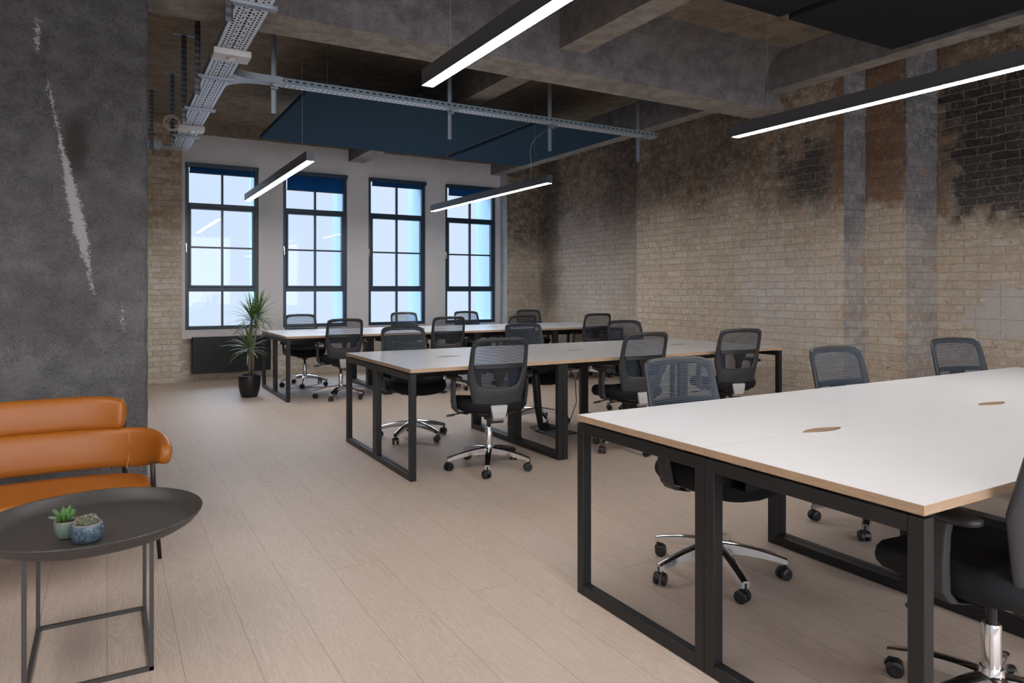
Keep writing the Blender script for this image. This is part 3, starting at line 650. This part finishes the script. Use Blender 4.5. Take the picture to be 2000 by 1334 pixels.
# ------------------------------------------------------------------ office chairs (local: front = +y, base centre at origin)
def loft(bm, loops, mi=0, cap=True):
    L = [[bm.verts.new(p) for p in lp] for lp in loops]; n = len(L[0])
    for A, B in zip(L, L[1:]):
        for k in range(n): f = bm.faces.new((A[k], A[(k + 1) % n], B[(k + 1) % n], B[k])); f.material_index = mi
    if cap: bm.faces.new(L[0][::-1]); bm.faces.new(L[-1])
def back_y(x, z):
    t = (z - .40) / .55
    return -.185 - .02 * t - .075 * t * t + .9 * x * x * (.6 + .4 * (1 - abs(t - .5)))
def outline(k, N, tbl, z0, z1, rt):
    pass
def build_chair():
    r = bpy.data.objects.new('office_chair', None); C.objects.link(r); r.empty_display_size = .1
    # star base
    bm = BM(); lathe(bm, [(0, .10), (.034, .10), (.038, .115), (.036, .145), (.030, .165), (0, .165)], 24)
    angs = [90 + 72 * k for k in range(5)]
    for a in angs:
        R_ = Matrix.Rotation(math.radians(a), 4, 'Z'); loops = []
        for s in [i / 8 for i in range(9)]:
            x = .02 + .285 * s; zt_ = .150 - .058 * s ** 1.7; th = .050 - .024 * s; hw = .026 - .009 * s
            loops.append([R_ @ Vector(p) for p in ((x, -hw, zt_ - th), (x, -hw * .95, zt_ - .006), (x, -hw * .5, zt_), (x, hw * .5, zt_), (x, hw * .95, zt_ - .006), (x, hw, zt_ - th), (x, hw * .5, zt_ - th - .002), (x, -hw * .5, zt_ - th - .002))])
        loft(bm, loops)
    obj('star_base', bm, 'chrome', r, smooth=True).modifiers.new('edges', 'EDGE_SPLIT').split_angle = math.radians(45)
    for a in angs:
        bm = BM(); ca, sa = math.cos(math.radians(a)), math.sin(math.radians(a)); c0 = Vector((.300 * ca, .300 * sa, 0)); rot = Matrix.Rotation(math.radians(a + 35), 4, 'Z')
        def P(p): return c0 + rot @ Vector(p)
        tube(bm, [P((0, 0, .048)), P((0, 0, .082))], .0075, 10)
        for s in (-1, 1):
            prof_ = [(.0, s * .026), (.018, s * .027), (.026, s * .024), (.0275, s * .016), (.0275, s * .009), (.02, s * .007), (0, s * .007)]
            rings = []
            for rad, yy in prof_:
                rings.append([bm.verts.new(P((-.012 + rad * math.cos(2 * PI * q / 20), yy, .0275 + rad * math.sin(2 * PI * q / 20)))) for q in range(20)] if rad > 0 else [bm.verts.new(P((-.012, yy, .0275)))])
            for A, B in zip(rings, rings[1:]):
                for q in range(20):
                    u = []
                    for v in (A[q % len(A)], A[(q + 1) % len(A)], B[(q + 1) % len(B)], B[q % len(B)]):
                        if v not in u: u.append(v)
                    if len(u) > 2: bm.faces.new(u)
        n = 9; pts = [P((-.012 + .031 * math.cos(PI * (.05 + .75 * q / n)), 0, .0275 + .031 * math.sin(PI * (.05 + .75 * q / n)))) for q in range(n + 1)]
        A = [bm.verts.new(p + rot @ Vector((0, -.009, 0))) for p in pts]; B = [bm.verts.new(p + rot @ Vector((0, .009, 0))) for p in pts]
        for q in range(n): bm.faces.new((A[q], A[q + 1], B[q + 1], B[q]))
        obj('caster', bm, 'plastic_dark', r, smooth=False)
    bm = BM(); lathe(bm, [(0, .16), (.026, .16), (.026, .285), (.023, .292), (0, .292)], 24); obj('gas_lift', bm, 'chrome', r, smooth=True).modifiers.new('e', 'EDGE_SPLIT').split_angle = .8
    bm = BM(); lathe(bm, [(0, .292), (.015, .292), (.015, .38), (0, .38)], 20); lathe(bm, [(0, .345), (.034, .345), (.04, .385), (0, .385)], 20); obj('lift_sleeve', bm, 'plastic_dark', r)
    bm = BM(); loops = []
    for y, hw, z0, z1 in ((-.20, .06, .385, .43), (-.12, .085, .375, .425), (0, .10, .37, .425), (.10, .09, .38, .425), (.13, .07, .395, .425)):
        loops.append([(-hw, y, z0 + .01), (-hw, y, z1), (hw, y, z1), (hw, y, z0 + .01), (hw * .7, y, z0), (-hw * .7, y, z0)])
    loft(bm, loops); obj('tilt_mechanism', bm, 'plastic_dark', r)
    bm = BM(); tube(bm, [(-.08, .02, .40), (-.20, .03, .395), (-.255, .035, .385)], .005, 8); tube(bm, [(-.245, .035, .386), (-.30, .045, .378)], [.009, .007], 8)
    obj('tilt_lever', bm, 'plastic_dark', r)
    # seat cushion
    bm = BM(); N = 36; loops = []
    def seat_loop(sc, z, drop):
        lp = []
        for k in range(N):
            a = 2 * PI * k / N; ca, sa = math.cos(a), math.sin(a)
            x = .245 * sc * math.copysign(abs(ca) ** .55, ca); y = .03 + .235 * sc * math.copysign(abs(sa) ** .55, sa)
            lp.append((x, y, z + drop * (-.03 * max(0, (y - .12) / .14) ** 2 + .012 * abs(x) / .24)))
        return lp
    for sc, z, d in ((.80, .412, 0), (.93, .415, 1), (.985, .435, 1), (1.0, .455, 1), (.98, .478, 1), (.93, .492, 1), (.8, .498, 1), (.5, .494, 1), (.2, .492, 0)): loops.append(seat_loop(sc, z, d))
    loft(bm, loops); obj('seat', bm, 'fabric_black', r, smooth=True)
    # back shell ring with opening
    N = 64
    def ring_pt(k, z0, z1, wt, wm, wb, rexp, arch=0):
        a = 2 * PI * k / N; ca, sa = math.cos(a), math.sin(a)
        sx = math.copysign(abs(ca) ** rexp, ca); sz = math.copysign(abs(sa) ** rexp, sa)
        z = (z0 + z1) / 2 + (z1 - z0) / 2 * sz
        tt = (z - z0) / (z1 - z0); w_ = wb + (wm - wb) * min(1, tt / .45) if tt < .45 else wm + (wt - wm) * (tt - .45) / .55
        z += arch * (1 - sx * sx) * (1 if sz > 0 else -1)
        return w_ * sx, z
    outer = [ring_pt(k, .412, .933, .207, .219, .158, .20, .010) for k in range(N)]
    inner = [ring_pt(k, .605, .898, .182, .180, .145, .24, .012) for k in range(N)]
    secs = [0, .12, .35, .7, .9, 1]; prof_t = [.002, .009, .012, .012, .009, .002]
    bm = BM(); F_, B_ = [], []
    for s, th in zip(secs, prof_t):
        fr, bk = [], []
        for (xo, zo), (xi, zi) in zip(outer, inner):
            x = xo + (xi - xo) * s; z = zo + (zi - zo) * s; y = back_y(x, z)
            fr.append(bm.verts.new((x, y + th, z))); bk.append(bm.verts.new((x, y - th, z)))
        F_.append(fr); B_.append(bk)
    for Lp in (F_, B_):
        for A, B in zip(Lp, Lp[1:]):
            for k in range(N): bm.faces.new((A[k], A[(k + 1) % N], B[(k + 1) % N], B[k]))
    for i in (0, -1):
        for k in range(N): bm.faces.new((F_[i][k], F_[i][(k + 1) % N], B_[i][(k + 1) % N], B_[i][k]))
    obj('backrest_shell', bm, 'plastic', r, smooth=True)
    # mesh
    bm = BM(); nx, nz2 = 14, 14; G = []
    for j in range(nz2 + 1):
        z = .47 + (.922 - .47) * j / nz2; hw = .165 + (.200 - .165) * min(1, (z - .47) / .25); row = []
        for i in range(nx + 1):
            x = hw * (2 * i / nx - 1); row.append(bm.verts.new((x, back_y(x, z) + .0135 + .012 * (1 - (x / hw) ** 2), z)))
        G.append(row)
    for j in range(nz2):
        for i in range(nx): bm.faces.new((G[j][i], G[j][i + 1], G[j + 1][i + 1], G[j + 1][i]))
    obj('mesh_panel', bm, 'mesh', r, smooth=True)
    # lumbar support seen through the mesh
    bm = BM(); loops = []
    for i in range(13):
        x = -.172 + .344 * i / 12; y = back_y(x, .74); loops.append([(x, y - .004, .728), (x, y + .010, .728), (x, y + .010, .757), (x, y - .004, .757)])
    loft(bm, loops); obj('lumbar_bar', bm, 'plastic_dark', r)
    bm = BM(); loops = []
    for z, hw in ((.60, .022), (.66, .030), (.70, .055), (.73, .06)):
        y = back_y(0, z); loops.append([(-hw, y - .004, z), (hw, y - .004, z), (hw, y + .008, z), (-hw, y + .008, z)])
    loft(bm, loops); obj('lumbar_spine', bm, 'plastic_dark', r)
    # silver bracket joining back to mechanism
    bm = BM(); loops = []
    for z, hw, yb, yf in ((.362, .038, -.185, -.14), (.385, .045, -.212, -.15), (.43, .055, -.216, -.17), (.468, .062, -.212, -.18), (.474, .060, -.206, -.19)):
        loops.append([(-hw, yb, z), (hw, yb, z), (hw, yf, z), (-hw, yf, z)])
    loft(bm, loops); obj('back_bracket', bm, 'silver', r, bevel=.006)
    bm = BM(); loops = []
    for y, z in ((-.17, .365), (-.13, .37), (-.08, .385)): loops.append([(-.045, y, z - .02), (.045, y, z - .02), (.045, y, z + .035), (-.045, y, z + .035)])
    loft(bm, loops); obj('bracket_arm', bm, 'plastic_dark', r)
    for s in (-1, 1):
        bm = BM(); loops = []
        for z, x, y, wy, wx in ((.395, .17, -.01, .045, .014), (.41, .235, -.01, .042, .014), (.44, .262, -.012, .038, .013), (.52, .272, -.02, .034, .012), (.60, .275, -.03, .030, .011), (.645, .272, -.035, .032, .011)):
            loops.append([(s * (x - wx), y - wy, z), (s * (x + wx), y - wy * .8, z), (s * (x + wx), y + wy * .8, z), (s * (x - wx), y + wy, z)])
        loft(bm, loops); a_ = obj('armrest_upright', bm, 'plastic', r, bevel=.005)
        bm = BM(); loops = []; 
        for z, sc in ((.640, .82), (.646, 1), (.660, 1), (.666, .86)):
            lp = []
            for k in range(20):
                a = 2 * PI * k / 20; lp.append((s * .262 + .040 * sc * math.copysign(abs(math.cos(a)) ** .7, math.cos(a)), -.02 + .115 * sc * math.copysign(abs(math.sin(a)) ** .7, math.sin(a)), z))
            loops.append(lp)
        loft(bm, loops); obj('armrest_pad', bm, 'plastic_dark', a_, smooth=True)
    return r
chair0 = build_chair()
G = 'black mesh office chairs at the desks'
rd = math.radians
CH = [  # x, y, heading of chair front in degrees from +y, base turn, extra height, label
 (2.35, 4.385, -8, 'mesh office chair seen from behind, leftmost on the camera side of the middle desks'),
 (3.60, 4.36, -4, 'mesh office chair seen from behind, second on the camera side of the middle desks'),
 (4.66, 4.35, -12, 'mesh office chair seen from behind, rightmost on the camera side of the middle desks'),
 (2.27, 5.61, 180, 'mesh chair facing the camera, leftmost on the window side of the middle desks'),
 (3.53, 5.64, 180, 'mesh chair facing the camera, second on the window side of the middle desks'),
 (4.75, 5.63, 172, 'mesh chair facing the camera, rightmost on the window side of the middle desks'),
 (2.375, 8.11, -4, 'mesh office chair seen from behind, right of the tall potted plant at the window desks'),
 (3.70, 8.10, -10, 'mesh chair seen from behind, second on the camera side of the window desks'),
 (4.75, 8.13, -2, 'mesh chair third on the camera side of the window desks, mostly hidden'),
 (6.02, 8.14, -10, 'mesh office chair seen from behind, rightmost on the camera side of the window desks'),
 (2.27, 9.40, 180, 'mesh office chair in front of the second window, leftmost behind the window desks'),
 (3.80, 9.52, 180, 'mesh office chair below the third window, behind the window desks'),
 (4.84, 9.55, 180, 'mesh office chair below the rightmost window, behind the window desks'),
 (6.02, 9.70, 168, 'mesh chair in the far right corner behind the window desks'),
 (2.334, 2.235, 178, 'large mesh chair facing the camera, under the left end of the nearest desks'),
 (3.55, 2.27, 176, 'mesh chair facing the camera at the nearest desks, second from left'),
 (4.83, 2.32, 166, 'mesh chair facing the camera at the nearest desks, rightmost in the photo'),
 (2.225, 1.06, -6, 'black mesh chair cut off by the right edge of the photo'),
]
TURN = {0: 14, 1: 30, 2: -10, 3: 22, 4: -12, 5: 8, 6: 3, 7: 20, 8: 9, 9: -25, 10: -19, 11: -18, 12: 10, 13: 5, 14: -21, 15: 12, 16: -8, 17: 7}   # swivel of each star base
for i, (x, y, h, lab) in enumerate(CH):
    c = chair0 if i == 0 else copy_tree(chair0)
    c.location = (x, y, 0); c.rotation_euler = (0, 0, rd(h)); tag(c, lab, 'chair', G)
    for ch in c.children:
        if ch.name.startswith(('star_base', 'caster')): ch.rotation_euler = (0, 0, rd(TURN[i]))

# ------------------------------------------------------------------ floor box and cable spine under middle desks
fb = thing('floor_box', 'open black floor socket box under the middle desks', 'floor box', (3.45, 5.16, 0), rd(4))
bm = BM(); a = .14
for q in ((-a, a, -a, -a + .02), (-a, a, a - .02, a), (-a, -a + .02, -a + .02, a - .02), (a - .02, a, -a + .02, a - .02)): box(bm, q[0], q[1], q[2], q[3], 0.0, .006)
obj('rim', bm, 'black_metal', fb)
bm = BM(); box(bm, -a + .02, a - .02, -a + .02, a - .02, 0, .003); obj('socket_plate', bm, 'steel_dark', fb)
bm = BM(); box(bm, -a + .02, a - .02, 0, .12, 0, .004, M4=Matrix.Translation((0, a - .01, .008)) @ Matrix.Rotation(rd(6), 4, 'X')); obj('lid', bm, 'black_metal', fb)
cs = thing('cable_sleeve', 'black cable sleeve leaning from under the middle desks to the floor', 'cable guide', (3.35, 5.26, 0))
bm = BM(); tube(bm, [(-.09, -.04, .60), (-.075, -.03, .45), (-.05, -.02, .25), (-.01, 0, .06), (.005, 0, .012)], [.030, .036, .034, .026, .020], 14); obj('sleeve', bm, 'plastic_dark', cs, smooth=True)
bm = BM(); lathe(bm, [(0, 0), (.024, 0), (.024, .012), (0, .014)], 18); obj('foot', bm, 'steel', cs)
bm = BM(); tube(bm, [(3.50, 5.06, .60), (3.62, 5.12, .45), (3.66, 5.16, .25), (3.60, 5.18, .08), (3.50, 5.16, .012)], .004, 6)
tag(obj('floor_cable', bm, 'plastic_dark', smooth=True), 'thin black cable curving down to the floor box under the middle desks', 'cable')

# ------------------------------------------------------------------ tall potted plant
pl = thing('potted_dracaena', 'tall spiky green dracaena in a black pot by the window desks', 'potted plant', (1.462, 8.74, 0))
bm = BM(); lathe(bm, [(0, 0), (.088, 0), (.093, .006), (.112, .07), (.124, .15), (.126, .22), (.122, .255), (.116, .258), (.112, .25), (.112, .20), (0, .20)], 40); obj('pot', bm, 'black_soft', pl, smooth=True)
bm = BM(); lathe(bm, [(0, .235), (.111, .23)], 24); obj('soil', bm, 'soil', pl)
tops = [((.03, -.01), .92, 55, .33, 'leaf'), ((.11, .01), .98, 40, .30, 'leaf'), ((-.015, -.04), .60, 50, .31, 'leaf_lo')]
for (tx, ty), tz, cnt, ln, mt in tops:
    bm = BM(); b0 = (tx * .2 + random.uniform(-.02, .02), ty * .3, .22); pts = [b0, (tx * .4, ty, .22 + (tz - .22) * .45), (tx, ty, tz)]
    tube(bm, pts, [.016, .013, .010], 10); obj('stem', bm, 'stem', pl, smooth=True)
    bm = BM()
    for k in range(cnt):
        az = k * 2.399 + random.uniform(-.2, .2); q = k / cnt; el = rd(82 - 95 * q + random.uniform(-8, 8)); L_ = ln * random.uniform(.75, 1.1); d = Vector((math.cos(az), math.sin(az), 0)); side = Vector((-math.sin(az), math.cos(az), 0))
        base = Vector((tx, ty, tz - .09 * q + .03)); p = base.copy(); e = el; prev = None; ns = 6
        for s in range(ns + 1):
            f = s / ns; wd = .0085 * math.sin(PI * min(1, .18 + f * .82)) ** .7 + .0008
            dirv = d * math.cos(e) + Vector((0, 0, math.sin(e))); nrm = side.cross(dirv)
            cur = (bm.verts.new(p - side * wd), bm.verts.new(p - nrm * wd * .35), bm.verts.new(p + side * wd))
            if prev: bm.faces.new((prev[0], prev[1], cur[1], cur[0])); bm.faces.new((prev[1], prev[2], cur[2], cur[1]))
            prev = cur; p = p + dirv * (L_ / ns); e -= rd(2 + 5 * q) * (1 + f)
    obj('foliage', bm, mt, pl, smooth=True)

# ------------------------------------------------------------------ lounge bench / sofa
sf = thing('leather_sofa', 'burnt orange leather sofa with curved two-tier back on thin black legs', 'sofa', (-.25, 3.62, 0))
def curved_pad(name, phis, plan, z_lo, z_hi, thick, mat, lean=.12):
    bm = BM(); loops = []
    for f in phis:
        x, y, nx_, ny_ = plan(f); zl, zh = z_lo(f), z_hi(f); lp = []; n = 20
        for k in range(n):
            a = 2 * PI * k / n; ca, sa = math.cos(a), math.sin(a)
            tt = math.copysign(abs(ca) ** .75, ca) * thick / 2; zz = math.copysign(abs(sa) ** .45, sa)
            z = (zl + zh) / 2 + zz * (zh - zl) / 2; off = tt + lean * (z - .37)
            lp.append((x + nx_ * off, y + ny_ * off, z))
        loops.append(lp)
    # rounded ends
    def shrink(lp, f, d):
        c = Vector((sum(p[0] for p in lp), sum(p[1] for p in lp), sum(p[2] for p in lp))) / len(lp); return [tuple(c + (Vector(p) - c) * f + Vector(d)) for p in lp]
    e0 = Vector(loops[0][0]) - Vector(loops[1][0]); e0.normalize(); e1 = Vector(loops[-1][0]) - Vector(loops[-2][0]); e1.normalize()
    loops = [shrink(loops[0], .55, e0 * .020), shrink(loops[0], .88, e0 * .012)] + loops + [shrink(loops[-1], .88, e1 * .012), shrink(loops[-1], .55, e1 * .020)]
    loft(bm, loops); return obj(name, bm, mat, sf, smooth=True)
AX, AY = .475, .36
def plan(f, ax=AX, ay=AY, ex=.62):
    def P(g): return Vector((ax * math.copysign(abs(math.sin(g)) ** ex, math.sin(g)), ay * abs(math.cos(g)) ** ex))
    p = P(f); d = (P(f + .002) - P(f - .002)) if abs(f) < 1.56 else (P(f) - P(f - .004 * (1 if f > 0 else -1))) * (1 if f > 0 else -1)
    d.normalize(); return p.x, p.y, -d.y, d.x
phis = [-1.53 + 3.06 * k / 48 for k in range(49)]
def arm(f): return max(0, (abs(f) - .75) / .8)
lowb = curved_pad('lower_backrest', phis, plan, lambda f: .388 + .055 * arm(f) ** 1.3, lambda f: .578 - .05 * arm(f) ** 2, .055, 'leather')
curved_pad('upper_backrest', [-.62 + 1.24 * k / 30 for k in range(31)], lambda f: plan(f, AX * .865, AY + .02), lambda f: .572, lambda f: .735 - .02 * (abs(f) / .62) ** 4, .058, 'leather')
bm = BM()
for s in (-1, 1):
    f = s * .64; x, y, nx_, ny_ = plan(f); pts = []
    for k in range(9):
        z = .385 + .18 * k / 8; off = -.0300 + .12 * (z - .37); pts.append((x + nx_ * off + s * .01 * math.sin(PI * k / 8), y + ny_ * off, z))
    tube(bm, pts, .0018, 6)
obj('seam', bm, 'stitch', lowb)
bm = BM(); loops = []; N = 48
for sc, z in ((.9, .345), (.98, .352), (1.0, .368), (.985, .384), (.92, .394), (.6, .398), (.2, .398)):
    lp = []
    for k in range(N):
        a = 2 * PI * k / N; ca, sa = math.cos(a), math.sin(a); lp.append((.435 * sc * math.copysign(abs(ca) ** .7, ca), .045 + .215 * sc * math.copysign(abs(sa) ** .7, sa), z - .008))
    loops.append(lp)
loft(bm, loops); obj('seat', bm, 'leather', sf, smooth=True)
for sx in (-1, 1):
    bm = BM(); tube(bm, [(sx * .430, -.03, .47), (sx * .434, -.02, .38), (sx * .465, .05, .0)], [.011, .011, .009], 12); obj('leg', bm, 'black_metal', sf, smooth=True)
    bm = BM(); tube(bm, [(sx * .325, .395, .70), (sx * .325, .34, .38), (sx * .36, .44, .0)], [.011, .011, .009], 12); obj('leg', bm, 'black_metal', sf, smooth=True)
bm = BM(); tube(bm, [(-.434, -.02, .345), (.434, -.02, .345)], .010, 10); tube(bm, [(-.325, .33, .345), (.325, .33, .345)], .010, 10)
for sx in (-1, 1): tube(bm, [(sx * .434, -.02, .345), (sx * .325, .33, .345)], .010, 10)
obj('under_frame', bm, 'black_metal', sf, smooth=True)

# ------------------------------------------------------------------ round coffee table
ct = thing('coffee_table', 'round dark grey metal tray table in front of the orange sofa', 'table', (-.04, 2.83, 0))
bm = BM(); Rr = .347
lathe(bm, [(0, .428), (.285, .428), (.300, .431), (.325, .446), (Rr - .004, .468), (Rr, .476), (Rr - .002, .479), (Rr - .006, .477), (.332, .462), (.312, .442), (.302, .4355), (.296, .434), (0, .434)], 96); obj('tray_top', bm, 'table_metal', ct, smooth=True).modifiers.new('edges', 'EDGE_SPLIT').split_angle = math.radians(24)
lx0, lx1, ly0, ly1, q = -.180, .168, -.225, .282, .0065; bm = BM(); TZ = .430
def bar(bm, a, b, r=q):
    a, b = Vector(a), Vector(b); box(bm, min(a.x, b.x) - r, max(a.x, b.x) + r, min(a.y, b.y) - r, max(a.y, b.y) + r, min(a.z, b.z) - (r if a.z == b.z else 0), max(a.z, b.z) + (r if a.z == b.z else 0))
for (x, y) in ((lx0, ly0), (lx1, ly0), (lx0, ly1), (lx1, ly1)):
    b2 = BM(); bar(b2, (x, y, 0), (x, y, TZ)); obj('leg', b2, 'table_metal', ct)
for a, b in (((lx0, ly0), (lx1, ly0)), ((lx0, ly1), (lx1, ly1)), ((lx0, ly0), (lx0, ly1)), ((lx1, ly0), (lx1, ly1))): bar(bm, (*a, q), (*b, q))
obj('base_frame', bm, 'table_metal', ct)
# succulent in celadon pot
TZ0 = .4345
sp = thing('potted_succulent', 'small green succulent in a ribbed pale green pot on the tray table', 'potted plant', (-.117, 2.762, TZ0))
bm = BM(); prof_ = [(0, 0), (.021, 0), (.024, .003), (.031, .02), (.0345, .04), (.036, .052), (.036, .058), (.033, .058), (.032, .048), (0, .048)]
lathe(bm, prof_, 72)
for v in bm.verts:
    rad = math.hypot(v.co.x, v.co.y)
    if .004 < v.co.z < .05 and rad > .0225:
        s = 1 + .03 * math.cos(18 * math.atan2(v.co.y, v.co.x)); v.co.x *= s; v.co.y *= s
obj('pot', bm, 'celadon', sp, smooth=True)
bm = BM(); lathe(bm, [(0, .051), (.0325, .050)], 20); obj('soil', bm, 'soil', sp)
bm = BM(); tube(bm, [(.0352 * math.cos(a), .0352 * math.sin(a), .0585) for a in [2 * PI * k / 40 for k in range(40)]], .0016, 6, closed=True); obj('rim', bm, 'brown_rim', sp, smooth=True)
bm = BM()
for k in range(46):
    az = k * 2.4; q_ = k / 46; rad = .012 * math.sqrt(q_); el = rd(88 - 42 * q_ + random.uniform(-7, 7)); L_ = random.uniform(.026, .046); b0 = Vector((-.006 + rad * math.cos(az), rad * math.sin(az), .05 + random.uniform(0, .012))); d = Vector((math.cos(az) * math.cos(el), math.sin(az) * math.cos(el), math.sin(el)))
    tube(bm, [b0, b0 + d * L_ * .35, b0 + d * L_ * .75, b0 + d * L_ + Vector((0, 0, .002))], [.0018, .0030, .0034, .0010], 7)
obj('leaves', bm, 'succ', sp, smooth=True)
bm = BM(); tube(bm, [(-.010, 0, .060), (-.024, -.003, .066), (-.038, -.006, .072), (-.050, -.008, .077)], [.0022, .004, .0058, .0022], 8); obj('long_leaf', bm, 'succ_grey', sp, smooth=True)
# cactus in blue pot
cp = thing('potted_cactus', 'small spiny round cactus in a speckled blue pot with knob handles on the tray table', 'potted plant', (-.056, 2.693, TZ0))
bm = BM(); lathe(bm, [(0, 0), (.038, 0), (.042, .004), (.0465, .02), (.0475, .04), (.044, .054), (.041, .060), (.038, .060), (.040, .050), (0, .046)], 48); obj('pot', bm, 'blueglaze', cp, smooth=True)
for s in (-1, 1):
    bm = BM(); a = rd(-30); dx_, dy_ = math.cos(a) * s, math.sin(a) * s
    tube(bm, [(dx_ * .044, dy_ * .044, .044), (dx_ * .051, dy_ * .051, .046), (dx_ * .056, dy_ * .056, .048)], [.004, .006, .003], 10); obj('handle', bm, 'blueglaze', cp, smooth=True)
bm = BM(); lathe(bm, [(0, .050), (.0395, .049)], 20); obj('soil', bm, 'soil', cp)
bm = BM(); sb = BM()
for (ox_, oy_, oz_, rad) in ((-.014, 0, .060, .020), (.010, .006, .062, .019), (.0, -.014, .058, .016), (.020, -.008, .060, .014), (-.004, .016, .062, .015)):
    lathe(bm, [(rad * math.cos(a), rad * math.sin(a) * .95) for a in [-PI / 2 + PI * k / 10 for k in range(11)]], 18, (ox_, oy_, oz_))
    for k in range(70):
        u = random.uniform(-.1, 1); az = random.uniform(0, 2 * PI); rr_ = math.sqrt(max(0, 1 - u * u)); d = Vector((rr_ * math.cos(az), rr_ * math.sin(az), u)); p = Vector((ox_, oy_, oz_)) + d * rad
        tube(sb, [p, p + (d + Vector((random.uniform(-.7, .7), random.uniform(-.7, .7), random.uniform(-.4, .7)))).normalized() * .006], [.0006, .0002], 3)
obj('cactus_body', bm, 'cactus', cp, smooth=True); obj('spines', sb, 'spine', cp)
